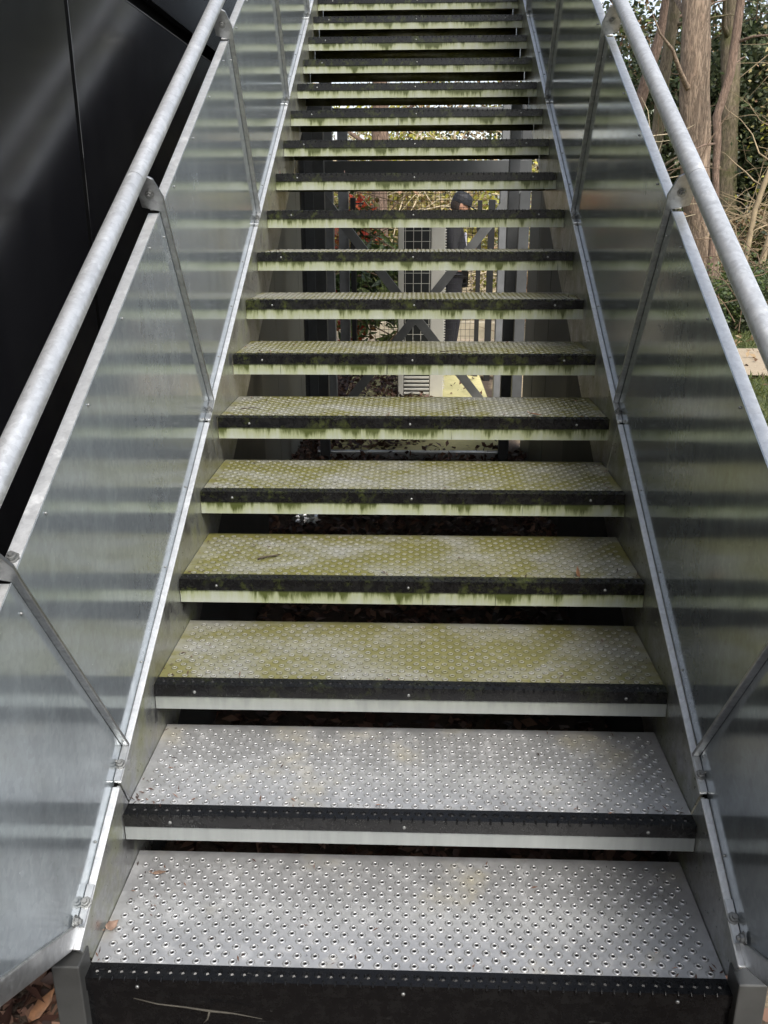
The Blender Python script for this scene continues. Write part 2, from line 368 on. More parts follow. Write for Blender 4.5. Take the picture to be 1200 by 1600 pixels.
def tread_mesh():
    p, q = 0.039, 0.0208; nx = 34; K = 16; x0 = -nx*p/2; y0 = 0.050; T = -0.003
    b = MB(); RG = [(0.0106, 0.0), (0.0076, 0.0026), (0.0060, 0.0034), (0.0045, 0.0026), (0.0041, T)]
    def cell(cx, cy):
        dia = [(p/2, 0), (p/4, q/2), (0, q), (-p/4, q/2), (-p/2, 0), (-p/4, -q/2), (0, -q), (p/4, -q/2)]
        vs = [(cx+a, cy+c, 0) for a, c in dia]
        for r, z in RG: vs += [(cx+r*math.cos(k*math.pi/4), cy+r*math.sin(k*math.pi/4), z) for k in range(8)]
        vs += [(cx+a, cy+c, T) for a, c in dia]
        f = []
        for g in range(len(RG)+1):
            for k in range(8): f.append((g*8+k, g*8+(k+1) % 8, (g+1)*8+(k+1) % 8, (g+1)*8+k))
        b.add(vs, f)
    def tri(*pp):
        b.add([(a, c, 0) for a, c in pp], [(0, 1, 2)]); b.add([(a, c, T) for a, c in pp], [(2, 1, 0)])
    for k in range(K):
        y = y0+k*q
        if k % 2 == 0:
            for i in range(nx): cell(x0+p/2+i*p, y)
        else:
            for i in range(nx-1): cell(x0+p+i*p, y)
            tri((x0, y-q), (x0+p/2, y), (x0, y+q)); X = -x0; tri((X, y-q), (X, y+q), (X-p/2, y))
    ya = y0-q                                   # below row 0 (even)
    for i in range(nx-1): tri((x0+p/2+i*p, ya), (x0+p*1.5+i*p, ya), (x0+p+i*p, y0))
    tri((x0, ya), (x0+p/2, ya), (x0, y0)); tri((-x0-p/2, ya), (-x0, ya), (-x0, y0))
    yb = y0+K*q                                 # above row 15 (odd): diamonds tip up at odd centres
    for i in range(nx): tri((x0+i*p, yb), (x0+p/2+i*p, yb-q), (x0+p+i*p, yb))
    D = 0.3917
    for (xa, xb, yc, yd) in ((-HW+0.0015, x0, 0, D), (-x0, HW-0.0015, 0, D), (x0, -x0, 0, ya), (x0, -x0, yb, D)):
        b.box(xa, xb, yc, yd, T, 0)
    b.box(-HW+0.0015, HW-0.0015, D, D+0.003, -0.071, 0)      # rear downturn
    me = bpy.data.meshes.new('tread'); me.from_pydata(b.v, [], b.f)
    bm = bmesh.new(); bm.from_mesh(me); bmesh.ops.remove_doubles(bm, verts=bm.verts, dist=1e-5); bmesh.ops.recalc_face_normals(bm, faces=bm.faces)
    bm.to_mesh(me); bm.free(); me.polygons.foreach_set('use_smooth', [abs(f.normal.z) < 0.995 for f in me.polygons]); me.materials.append(M['tread'])
    return me
def nosing_mesh():
    b = MB(); y0, y1 = -0.0045, 0.037
    b.box(-HW+0.003, HW-0.003, y0, y1, 0.0, 0.0036); b.box(-HW+0.003, HW-0.003, y0, -0.0008, -0.031, 0.0)
    n = 51
    for i in range(n):
        cx = -HW+0.022+i*(W-0.044)/(n-1); vs = []
        for r, z in ((0.0085, 0.0036), (0.0055, 0.0058), (0.0035, 0.0056), (0.0026, 0.0037)): vs += [(cx+r*math.cos(k*math.pi/4), 0.019+r*math.sin(k*math.pi/4), z) for k in range(8)]
        b.add(vs, [(g*8+k, g*8+(k+1)%8, g*8+8+(k+1)%8, g*8+8+k) for g in range(3) for k in range(8)])
        cx += 0.013
        if i < n-1:                                   # half-round pips along the front arris
            b.tube([(cx, y0-0.0018, -0.0035), (cx, y0-0.0022, 0.0015), (cx, y0+0.003, 0.0052), (cx, y0+0.006, 0.0050)], 0.0024, 6)
    me = b.mesh('nosing', False); me.materials.append(M['nosing']); return me
def screw_mesh(r=0.0046, h=0.0035):
    b = MB(); b.tube([(0, 0, 0), (0, -h*0.6, 0), (0, -h, 0)], [r, r*0.95, r*0.55], 8); me = b.mesh('screw', True); me.materials.append(M['bolt']); return me
tm, nm_, sm_ = tread_mesh(), nosing_mesh(), screw_mesh()
fm = MB().box(-HW+0.0015, HW-0.0015, 0.0, 0.003, -0.071, -0.0035).mesh('fascia'); fm.materials.append(M['fascia'])
for i in range(NT):
    t = link('tread', tm, None, stair, (0, i*G, i*RISE+UP))
    link('nosing', nm_, None, t)
    if i: link('fascia', fm, None, t)
    else:
        f0 = MB().box(-HW+0.0015, HW-0.0015, 0.0, 0.003, -0.168, -0.0035).build('fascia', M['nosing'], t); f0['label'] = 'black riser board below the lowest tread'
    for sx in (-0.567, -0.003, 0.563): link('screw', sm_, None, t, (sx+rnd.uniform(-.006, .006), -0.0045, -0.0165))
# landing
ld = MB().box(-HW-0.05, HW+0.05, NT*G, NT*G+1.3, NT*RISE-0.08, NT*RISE+0.002); sb(ld).build('landing', M['screen'], stair)

PT = [0.50, 1.79, 3.06, 4.29, 5.56, 6.83]; LEAN = 0.085
boltm = MB().tube([(0, 0, 0), (0, 0, 0.003), (0, 0, 0.0032), (0, 0, 0.010), (0, 0, 0.0101), (0, 0, 0.016)], [0.013, 0.013, 0.0095, 0.009, 0.0055, 0.005], 8).mesh('bolt'); boltm.materials.append(M['bolt'])
smm = MB().tube([(0, 0, -0.001), (0, 0, 0.003), (0, 0, 0.0045)], [0.0032, 0.0028, 0.0014], 8).mesh('screw', True); smm.materials.append(M['bolt'])
def place(name, me, parent, p, axis):
    o = link(name, me, None, parent, (p[0], p[1], p[2]+UP)); o.rotation_euler = Vector(axis).to_track_quat('Z', 'Y').to_euler(); return o
NV = (0, -SA, CA); TV = (0, CA, SA)
def slopebox(b, s, t0, t1, n0, n1, xa, xb):
    return b.hexa([S(t0, n0, s*xa), S(t1, n0, s*xa), S(t1, n0, s*xb), S(t0, n0, s*xb), S(t0, n1, s*xa), S(t1, n1, s*xa), S(t1, n1, s*xb), S(t0, n1, s*xb)])
XS = 0.692
for s in (-1, 1):
    # stringer plates and top flanges, one length per panel
    cuts = [0.03]+[t-0.10 for t in PT]
    for j in range(len(cuts)-1):
        a, bb = cuts[j]+0.0025, cuts[j+1]-0.0025
        b = MB()
        if j == 0: b.prism([S(a, 0.066, s*HW), S(bb, 0.066, s*HW), S(bb, -0.29, s*HW), S(0.12, -0.19, s*HW), S(0.045, -0.03, s*HW)], [S(a, 0.066, s*(HW+0.008)), S(bb, 0.066, s*(HW+0.008)), S(bb, -0.29, s*(HW+0.008)), S(0.12, -0.19, s*(HW+0.008)), S(0.045, -0.03, s*(HW+0.008))])
        else: slopebox(b, s, a, bb, -0.29, 0.066, HW, HW+0.008)
        st = sb(b).build('stringer', M['stringer'], stair, bevel=0.0012, seg=1)
        fl = sb(slopebox(MB(), s, a, bb-0.006, 0.066, 0.0725, HW-0.002, XS-0.0004)).build('flange', M['flange'], st, bevel=0.0028, seg=2)
    # bottom flange of the stringer
    sb(slopebox(MB(), s, 0.2, PT[-1], -0.297, -0.2905, HW+0.013, HW+0.06)).build('lower_flange', M['stringer'], stair)
    ends = [None]+PT
    for j, tb in enumerate(PT):
        # post: flat bar standing square to the slope with its bent head
        sx = lambda n: tb - LEAN*(n-0.06)/0.76
        b = MB(); th = 0.004
        poly = [(0.0735, HW-0.001), (0.0735, XS-0.0006), (0.817, XS-0.0006), (0.830, 0.738), (0.895, 0.742), (0.935, 0.722), (0.915, 0.690), (0.862, HW-0.003), (0.82, HW-0.001)]
        b.prism([S(sx(n)-th, n, s*x) for n, x in poly], [S(sx(n)+th, n, s*x) for n, x in poly])
        po = sb(b).build('post', M['poststeel'], stair, bevel=0.001, seg=1)
        hb = place('bolt', boltm, po, S(sx(0.870)-th, 0.870, s*0.708), (0, -CA, -SA)); hb.parent = po
        # clip joining the two flange lengths under the post
        cl = sb(slopebox(MB(), s, tb-0.096, tb-0.006, 0.0735, 0.0775, HW-0.0015, XS-0.0008)).build('clip', M['galv'], stair, bevel=0.001, seg=1)
        place('bolt', boltm, cl, S(tb-0.055, 0.0775, s*(XS-0.009)), NV)
        jn = MB(); slopebox(jn, s, tb-0.115, tb-0.085, 0.045, 0.0655, HW+0.0085, XS-0.0006); sb(jn).build('gap_backing', M['joint'], cl)  # dark backing added so no bright ground shows through the flange gap
        b = MB(); b.prism([S(sx(n)+d_, n, s*(XS+0.003)) for n, d_ in ((0.05, -.015), (0.05, .015), (0.80, .015), (0.80, -.015))], [S(sx(n)+d_, n, s*(XS+0.006)) for n, d_ in ((0.05, -.015), (0.05, .015), (0.80, .015), (0.80, -.015))]); sb(b).build('light_stop_strip', M['legsteel'], po)  # strip added outside the sheet joint to stop light leaking through
        # sheet panel above this post's bay (the bay below it)
        if j == 0:
            P4 = [(tb-0.004, 0.050), (0.086, 0.050), (-0.365, 0.815), (tb-LEAN-0.002, 0.815)]
        else:
            ta = PT[j-1]
            P4 = [(tb-0.0005, 0.050), (ta+0.0005, 0.050), (ta-LEAN+0.0005, 0.815), (tb-LEAN-0.0005, 0.815)]
        b = MB(); b.prism([S(t, n, s*XS) for t, n in P4], [S(t, n, s*(XS+0.0025)) for t, n in P4])
        pn = sb(b).build('sheet_panel', M['sheet'], stair)
        t0 = P4[2][0]+(0.02 if j else 0); t1 = P4[3][0]
        b = MB(); slopebox(b, s, t0, t1, 0.806, 0.8115, XS+0.004, XS+0.034); slopebox(b, s, t0, t1, 0.772, 0.8058, XS+0.004, XS+0.0085)
        sb(b).build('top_rail', M['flange'], pn, bevel=0.0015, seg=1)
        for k in range(4):
            tt = t0+(t1-t0)*(k+0.5)/4
            place('screw', smm, pn, S(tt, 0.798, s*XS), (-s, 0, 0)); place('screw', smm, pn, S(tt+0.13, 0.092, s*XS), (-s, 0, 0))
        if j: place('bolt', boltm, pn, S(ta-LEAN+0.055, 0.8115, s*(XS+0.018)), NV)
        place('screw', smm, pn, S(P4[3][0]-0.02, 0.75, s*XS), (-s, 0, 0))
        if j == 0:
            d = Vector((-0.451, 0.7205)); d.normalize(); nn = Vector((-d.y, d.x)); nn = nn if nn.x < 0 else -nn
            def E(k, off, x): return S(0.086+d.x*k+nn.x*off, 0.0745+d.y*k+nn.y*off, x)
            b = MB(); b.hexa([E(-0.02, 0.0, s*(XS-0.006)), E(0.84, 0.0, s*(XS-0.006)), E(0.84, 0.048, s*(XS-0.006)), E(0.035, 0.048, s*(XS-0.006)), E(-0.02, 0.0, s*(XS+0.006)), E(0.84, 0.0, s*(XS+0.006)), E(0.84, 0.048, s*(XS+0.006)), E(0.035, 0.048, s*(XS+0.006))])
            sb(b).build('edge_flat', M['galv'], pn, bevel=0.0035, seg=2)
            e2 = sb(slopebox(MB(), s, 0.075, 0.165, 0.0735, 0.0775, HW-0.0015, XS-0.0008)).build('clip', M['galv'], stair, bevel=0.001, seg=1)
            place('bolt', boltm, e2, S(0.125, 0.0775, s*(XS-0.009)), NV)
            place('bolt', boltm, e2, S(0.078, 0.105, s*(XS-0.004)), (-s, 0, 0))
    # handrail tube in lengths with thin joints
    hx, hn = 0.726, 0.930; js = [-0.42, 1.655, 4.2, 6.9]
    for j in range(3):
        a, bb = js[j]+0.0009, js[j+1]-0.0009
        b = MB(); b.tube([S(a, hn, s*hx), S(a+0.0015, hn, s*hx), S(bb-0.0015, hn, s*hx), S(bb, hn, s*hx)], [0.0243, 0.0245, 0.0245, 0.0243], 28)
        hr = sb(b).build('handrail', M['rail'], stair, smooth=True); hr.data.set_sharp_from_angle(angle=R(30))
        if j < 2: sb(MB().tube([S(bb-0.002, hn, s*hx), S(bb+0.004, hn, s*hx)], 0.0236, 20)).build('joint_sleeve', M['joint'], hr, smooth=True)
    b = MB(); q0, q1 = [S(0.32, -0.2975, s*x)[1] for x in (HW+0.012, HW+0.012)], None
    tt = [0.36+0.3*k for k in range(9)]
    A = [S(0.09, -0.10, s*(HW+0.0092))]+[S(t, -0.26, s*(HW+0.0092)) for t in tt]; pl = A+[(A[-1][0], A[-1][1], GZ), (A[0][0], A[0][1], GZ)]
    b.prism(pl, [(x+s*0.003, y, z) for x, y, z in pl]); sb(b).build('shade_skirt', M['darksteel'], stair)  # added side sheet, keeps light from leaking in below the stringer
    # leg under the foot of the stringer
    lx = sorted((s*0.672, s*0.731))
    lg = sb(MB().box(lx[0], lx[1], -0.025, 0.035, GZ, 0.052)).build('leg', M['legsteel'], stair, bevel=0.003)

# ------------------------------------------------------------------ black clad building on the left
bd = thing('clad_building', 'black glossy panel clad building beside the left balustrade', 'building', (-0.92, 0, GZ))
def wallpart(name, y0, y1, z0, z1, x0, x1, mat):
    b = MB().box(x0+0.92, x1+0.92, y0, y1, z0-GZ, z1-GZ); return b.build(name, mat, bd, bevel=0.001, seg=1)
YS = [-7.0, -1.6, 1.185, 5.45, 5.80, 7.2]
for i in range(5):
    wallpart('panel', YS[i]+0.014, YS[i+1]-0.014, GZ, 2.165, -0.955, -0.92, M['wall'])
    wallpart('panel', YS[i]+0.007, YS[i+1]-0.007, 2.235, 6.4, -0.965, -0.93, M['wall'])
for y in YS[1:-1]: wallpart('gasket', y-0.0135, y+0.0135, GZ, 2.16, -0.95, -0.9204, M['joint'])
wallpart('backing', -7.0, 7.2, GZ, 6.4, -3.0, -0.97, M['joint'])
wallpart('drip_flashing', -7.0, 7.2, 2.166, 2.169, -0.958, -0.919, M['greysteel'])

# ------------------------------------------------------------------ steelwork below the landing
fr = thing('support_frame', 'grey steel columns with crossed braces holding up the stairs from behind', 'frame', (0, 6.0, GZ))
def fbox(x0, x1, y0, y1, z0, z1, name, mat, par): return MB().box(x0, x1, y0-6.0, y1-6.0, z0-GZ, z1-GZ).build(name, mat, par, bevel=0.003)
for sx in (-1, 1):
    xa, xb = sorted((sx*0.655, sx*0.745)); fbox(xa, xb, 5.96, 6.05, GZ, 2.85, 'column', M['greysteel'], fr)
    xa, xb = sorted((sx*0.60, sx*0.67)); fbox(xa, xb, 4.72, 4.79, GZ, 2.25, 'column', M['darksteel'], fr)
    xa, xb = sorted((sx*0.845, sx*0.93)); fbox(xa, xb, 6.3, 6.39, GZ, 2.95, 'column', M['darksteel'], fr)
fbox(-0.86, 0.86, 5.90, 5.955, 1.80, 1.90, 'beam', M['darksteel'], fr)
fbox(-0.9, 0.9, 6.56, 6.66, 2.22, 2.34, 'beam', M['greysteel'], fr)
for sx in (-1, 1):
    b = MB(); a0 = Vector((-sx*0.86, 5.94+sx*0.012-6, 1.79-GZ)); a1 = Vector((sx*0.70, 5.94+sx*0.012-6, -0.16-GZ)); d = (a1-a0).normalized(); n = Vector((-d.z, 0, d.x))*0.035; y = Vector((0, 0.005, 0))
    b.hexa([a0-n-y, a1-n-y, a1-n+y, a0-n+y, a0+n-y, a1+n-y, a1+n+y, a0+n+y]); 
    b2 = MB(); y2 = Vector((0, 0.045, 0)); n2 = n*0.86
    b.hexa([a0+n2+y, a1+n2+y, a1+n2+y2, a0+n2+y2, a0+n+y, a1+n+y, a1+n+y2, a0+n+y2]); b.build('brace', M['brace'], fr)
def screen(name, label, x0, x1, cuts, mat, z1):
    t = thing(name, label, 'screen', (0.5*(x0+x1), cuts[0], GZ))
    for a, c in zip(cuts[:-1], cuts[1:]):
        MB().box(-0.5*(x1-x0), 0.5*(x1-x0), a-cuts[0]+0.006, c-cuts[0]-0.006, 0, z1-GZ).build('panel', mat, t, bevel=0.003)
    return t
screen('side_screen', 'dark slate panel screen closing the right side under the stairs', 0.80, 0.83, [2.2, 3.2, 4.0, 4.62, 5.15], M['screen_r'], 1.75)
screen('side_screen', 'olive grey panel screen closing the left side under the stairs', -0.90, -0.87, [2.6, 4.2, 5.35, 5.6], M['screen'], 1.75)

# ------------------------------------------------------------------ outdoor unit behind the brace
ac = thing('outdoor_unit', 'tall cream heat pump unit with dark coil face behind the crossed braces', 'heat pump', (0.05, 6.85, GZ+0.045))
AW, AH, AD = 0.42, 1.56, 0.34
b = MB(); b.box(-AW/2, AW/2, 0.02, AD, 0, AH); b.build('casing', M['white'], ac, bevel=0.012)
for x0, x1 in ((-AW/2, -AW/2+0.05), (AW/2-0.125, AW/2)): MB().box(x0, x1, 0, 0.0195, 0.0, AH-0.004).build('corner_post', M['white'], ac, bevel=0.006)
MB().box(-AW/2+0.052, AW/2-0.127, 0.006, 0.0194, 0.46, AH-0.03).build('coil', M['coil'], ac)
b = MB()
for k in range(4): b.box(-AW/2+0.062+k*0.0725, -AW/2+0.067+k*0.0725, 0.0, 0.004, 0.46, AH-0.03)
for k in range(12): b.box(-AW/2+0.054, AW/2-0.13, 0.0041, 0.0058, 0.49+k*0.091, 0.4945+k*0.091)
b.build('guard_grid', M['white'], ac)
MB().box(-AW/2+0.052, AW/2-0.127, 0.010, 0.0194, 0.02, 0.44).build('grille_recess', M['coil'], ac)
for k in range(11):
    z = 0.03+k*0.037; MB().hexa([(-AW/2+0.054, -0.002, z), (AW/2-0.129, -0.002, z), (AW/2-0.129, 0.008, z+0.006), (-AW/2+0.054, 0.008, z+0.006), (-AW/2+0.054, -0.002, z+0.014), (AW/2-0.129, -0.002, z+0.014), (AW/2-0.129, 0.008, z+0.02), (-AW/2+0.054, 0.008, z+0.02)]).build('louvre', M['white'], ac)
b = MB()
for k in range(60): b.box(AW/2+0.0005, AW/2+0.013, 0.01, 0.035, 0.08+k*0.024, 0.091+k*0.024)
o = b.build('side_fins', M['white'], ac); o['kind'] = 'stuff'
MB().box(-0.16, 0.16, 0.04, 0.30, AH, AH+0.02).build('lid', M['white'], ac, bevel=0.006)

# ------------------------------------------------------------------ mesh gate
gt = thing('mesh_gate', 'black wire mesh gate between square posts behind the heat pump', 'gate', (0, 8.0, GZ))
def gbx(name, x0, x1, y0, y1, z0, z1, mat=M['blackpost']): return MB().box(x0, x1, y0, y1, z0-GZ, z1-GZ).build(name, mat, gt, bevel=0.002)
gbx('post', -0.665, -0.615, -0.025, 0.025, GZ, 1.665); gbx('post', 0.61, 0.655, -0.025, 0.025, GZ, 1.635); gbx('post', 0.72, 0.785, -0.03, 0.03, GZ, 1.64)
gbx('latch', -0.614, -0.53, -0.02, 0.0, 1.60, 1.615)
gbx('post', -0.79, -0.69, 0.03, 0.12, GZ, 2.35, M['greysteel']); gbx('post', 0.84, 0.90, 0.0, 0.06, GZ, 2.3, M['greysteel']); gbx('post', -0.99, -0.90, 0.0, 0.06, GZ, 2.3, M['darksteel'])
gbx('post', 0.99, 1.07, 0.02, 0.10, GZ, 2.35, M['darksteel'])
b = MB()
for k in range(27): x = -0.612+k*0.047; b.box(x, x+0.004, -0.003, 0.001, 0.05, 2.08)
for k in range(31): z = 0.06+k*0.067; b.box(-0.614, 0.609, 0.0012, 0.0052, z, z+0.004)
o = b.build('wire_mesh', M['blackpost'], gt); o['kind'] = 'stuff'
kb = MB().box(-4, 2.6, 11.0, 11.25, GZ, 0.085)
tag(kb.build('garden_wall', plain('beige_stone', (0.42, 0.37, 0.27), 0.9), bevel=0.01), 'low beige kerb wall on the far side of the mesh gate', 'wall')

# ------------------------------------------------------------------ foliage
def leaves(name, centers, size, mat, parent, aspect=2.0, seed=0, droop=0.3, up=0.3):
    """one leaf = folded diamond of two quads' worth of triangles, spread through a volume"""
    g = np.random.default_rng(seed); P = np.asarray(centers); n = len(P)
    d = g.normal(size=(n, 3)); d[:, 2] = d[:, 2]*0.6 - droop; d /= np.linalg.norm(d, axis=1)[:, None]
    u = g.normal(size=(n, 3)); u[:, 2] += up; sd_ = np.cross(d, u); sd_ /= np.linalg.norm(sd_, axis=1)[:, None]+1e-9
    nn = np.cross(sd_, d); L = size*(0.6+0.8*g.random(n))[:, None]; Wd = L/aspect
    V = np.stack([P, P+d*L*0.5+sd_*Wd*0.5+nn*L*0.06, P+d*L-nn*L*0.05, P+d*L*0.5-sd_*Wd*0.5+nn*L*0.06], axis=1).reshape(-1, 3)
    me = bpy.data.meshes.new(name); me.vertices.add(4*n); me.vertices.foreach_set('co', V.ravel())
    idx = np.arange(n)*4; Fc = np.stack([idx, idx+1, idx+2, idx, idx+2, idx+3], 1).reshape(-1)
    me.loops.add(6*n); me.loops.foreach_set('vertex_index', Fc); me.polygons.add(2*n)
    me.polygons.foreach_set('loop_start', np.arange(2*n)*3); me.polygons.foreach_set('loop_total', np.full(2*n, 3)); me.update(calc_edges=True)
    return link(name, me, mat, parent)
def clumps(n, k, c, rad, seed, shell=0.5, cl=0.35):
    """n leaf origins gathered in k clumps inside an ellipsoid"""
    g = np.random.default_rng(seed); d = g.normal(size=(k, 3)); d /= np.linalg.norm(d, axis=1)[:, None]
    cc = np.asarray(c)+d*(shell+(1-shell)*g.random(k))[:, None]*np.asarray(rad)
    w_ = g.random(k)**1.5+0.1; pick = g.choice(k, n, p=w_/w_.sum()); sz = cl*(0.5+g.random(k))
    return cc[pick]+g.normal(size=(n, 3))*sz[pick][:, None]*np.array([1, 1, 0.7])
def twigs(b, k, c, rad, seed, ln=0.8, r=0.008, upb=0.4):
    q = random.Random(seed)
    for _ in range(k):
        p = Vector([c[i]+rad[i]*q.uniform(-1, 1) for i in range(3)]); d = Vector((q.gauss(0, 1), q.gauss(0, 0.6), q.gauss(upb, 0.7))).normalized(); pts = [p]
        for s_ in range(4):
            d = (d+Vector((q.gauss(0, .25), q.gauss(0, .25), q.gauss(-.05, .25)))).normalized(); p = p+d*ln/4*q.uniform(.6, 1.4); pts.append(p)
        b.tube(pts, [r, r*.85, r*.7, r*.5, r*.25], 5)
    return b
M['ivy'] = m_leaf('ivy_leaf', [(0.025, 0.042, 0.02), (0.055, 0.08, 0.035), (0.11, 0.145, 0.065), (0.22, 0.24, 0.12)], 0.35)
M['holly'] = m_leaf('evergreen_leaf', [(0.05, 0.065, 0.035), (0.10, 0.125, 0.065), (0.20, 0.22, 0.12)], 0.4)
M['yellow'] = m_leaf('yellow_green_leaf', [(0.18, 0.20, 0.05), (0.40, 0.40, 0.08), (0.62, 0.55, 0.09)], 0.5, 0.4)
M['laurel'] = m_leaf('laurel_leaf', [(0.03, 0.05, 0.02), (0.06, 0.10, 0.03), (0.12, 0.17, 0.05), (0.22, 0.26, 0.09)], 0.3)
M['red'] = m_leaf('red_leaf', [(0.35, 0.03, 0.015), (0.5, 0.07, 0.03), (0.40, 0.14, 0.04), (0.10, 0.10, 0.03)], 0.4, 0.35)
M['brown'] = m_leaf('dry_leaf', [(0.06, 0.035, 0.02), (0.16, 0.09, 0.045), (0.28, 0.18, 0.09), (0.36, 0.27, 0.16)], 0.7, 0.15)
M['litter'] = m_leaf('leaf_litter', [(0.025, 0.012, 0.009), (0.06, 0.028, 0.02), (0.12, 0.06, 0.04), (0.22, 0.13, 0.09)], 0.55, 0.05)
M['grass'] = m_leaf('grass_blade', [(0.05, 0.075, 0.015), (0.10, 0.13, 0.03), (0.19, 0.20, 0.06)], 0.5, 0.3)
M['pine'] = m_bark('pine_bark', (0.21, 0.145, 0.10), (0.42, 0.32, 0.23))
M['bark'] = m_bark('grey_bark', (0.16, 0.125, 0.08), (0.31, 0.25, 0.17), 1.6, 0.6)
M['redbark'] = m_bark('reddish_bark', (0.18, 0.115, 0.08), (0.33, 0.235, 0.175), 2.0)
M['hleaf'] = m_leaf('hedge_leaf', [(0.16, 0.17, 0.06), (0.38, 0.33, 0.13), (0.58, 0.50, 0.24), (0.50, 0.30, 0.20)], 0.6, 0.35)
M['htwig'] = plain('pale_hedge_twig', (0.50, 0.42, 0.28), 0.8, 0, 0.4, 5)
M['twig'] = plain('dry_twig', (0.30, 0.23, 0.14), 0.8, 0, 0.4, 5)
M['dtwig'] = plain('dark_twig', (0.14, 0.095, 0.06), 0.85, 0, 0.4, 5)

def tree(name, label, base, path, rad, bark, crown=None, seg=14, limbs=0, seed=1, group=None):
    """path: points relative to base; crown: list of (n, k, centre, radii, size, material)"""
    q = random.Random(seed); t = thing(name, label, 'tree', base, group)
    b = MB(); pts = []; rs = []
    for i in range(len(path)-1):
        a, c = Vector(path[i]), Vector(path[i+1]); m_ = max(2, int((c-a).length/0.35))
        for k in range(m_):
            f = k/m_; pts.append(a.lerp(c, f)+Vector((q.gauss(0, .012), q.gauss(0, .012), 0))); rs.append((rad[i]*(1-f)+rad[i+1]*f)*(1+q.uniform(-.05, .05)))
    pts.append(Vector(path[-1])); rs.append(rad[-1])
    b.tube(pts, rs, seg, wob=0.05)
    tr = b.build('trunk', bark, t, smooth=True)
    if limbs:
        for k in range(limbs):
            f = q.uniform(0.25, 0.98); i = int(f*(len(pts)-1)); p = pts[i]; a = q.uniform(0, 6.28); d = Vector((math.cos(a), math.sin(a), q.uniform(.1, .7))).normalized()
            pp = [p]; L = q.uniform(.8, 2.2)
            for s_ in range(5): d = (d+Vector((q.gauss(0, .2), q.gauss(0, .2), q.gauss(.0, .2)))).normalized(); pp.append(pp[-1]+d*L/5)
            r0 = min(rs[i]*0.35, 0.06); MB().tube(pp, [r0, r0*.8, r0*.6, r0*.45, r0*.3, r0*.12], 7).build('limb', bark, t, smooth=True)
    for c_ in (crown or []):
        n, k, cen, rr, sz, mat = c_[:6]
        leaves('crown', clumps(n, k, cen, rr, seed+k), sz, mat, t, seed=seed+7, aspect=1.8)
    return t
# right-hand trees, left to right in the view
tree('pine_tree', 'thick straight brown barked conifer trunk beyond the right handrail', (5.08, 15, -0.12), [(0.05, 0, -.1), (0, 0, 0.6), (-0.30, 0, 1.95), (-0.55, 0, 4.2), (-0.75, 0, 7), (-0.9, 0, 12)], [0.36, 0.26, 0.235, 0.235, 0.21, 0.1], M['pine'],
     [(2500, 30, (-0.9, 0, 10.5), (2.2, 2.2, 2.0), 0.12, M['holly'])], 18, 4, 3)
tree('ivy_tree', 'mossy grey trunk partly hidden behind the thick conifer', (6.15, 17.2, 0.0), [(0, 0, -.2), (-0.10, 0, 1.5), (-0.38, 0, 4.5), (-0.55, 0, 9)], [0.24, 0.19, 0.17, 0.08], M['bark'],
     [(3500, 40, (-0.3, 0.3, 7.6), (1.7, 1.5, 1.8), 0.12, M['ivy'])], 14, 6, 5)
tree('slender_tree', 'thin reddish stem leaning across the thick conifer trunk', (4.88, 14.2, -0.15), [(0.06, 0, 0), (0.02, 0, 1.5), (-0.02, 0, 2.3), (-0.13, 0, 3.1), (0.02, 0, 3.7), (0.05, 0, 4.6), (0.15, 0, 7)], [0.06, 0.058, 0.056, 0.066, 0.07, 0.066, 0.03], M['redbark'], None, 10, 3, 9)
tree('leaning_tree', 'leaning pinkish brown trunk furthest left beside the right handrail', (3.3, 16.5, -0.05), [(0, 0, -.1), (0.55, 0, 2.6), (0.95, 0, 4.3), (1.5, 0, 8)], [0.15, 0.115, 0.10, 0.05], M['redbark'],
     [(1200, 30, (1.2, 0, 7.5), (1.6, 1.4, 1.5), 0.10, M['holly'])], 12, 5, 11)
tree('leaning_tree', 'mossy leaning trunk just left of the thick conifer', (3.9, 15.8, -0.08), [(0, 0, -.1), (0.30, 0, 2.6), (0.42, 0, 4.6), (0.6, 0, 8)], [0.14, 0.11, 0.10, 0.05], M['bark'],
     [(1200, 30, (0.5, 0.2, 7.5), (1.6, 1.4, 1.5), 0.10, M['holly'])], 12, 5, 13)
tree('bare_sapling', 'pale bare sapling curving right in front of the ivy thicket', (5.45, 14.0, -0.15), [(-0.1, 0, 0), (-0.05, 0, 1.0), (0.02, 0, 1.7), (0.20, 0, 2.4), (0.42, 0, 2.95), (0.75, 0, 3.0), (1.1, 0, 2.8)], [0.05, 0.045, 0.045, 0.04, 0.035, 0.025, 0.01], M['twig'], None, 8, 4, 15)
tree('broken_stem', 'short pale broken stem at the foot of the ivy thicket', (5.55, 13.5, -0.15), [(-0.15, 0, 0), (-0.05, 0, 0.9), (0.12, 0, 1.62)], [0.06, 0.055, 0.045], M['twig'], None, 8, 0, 17)

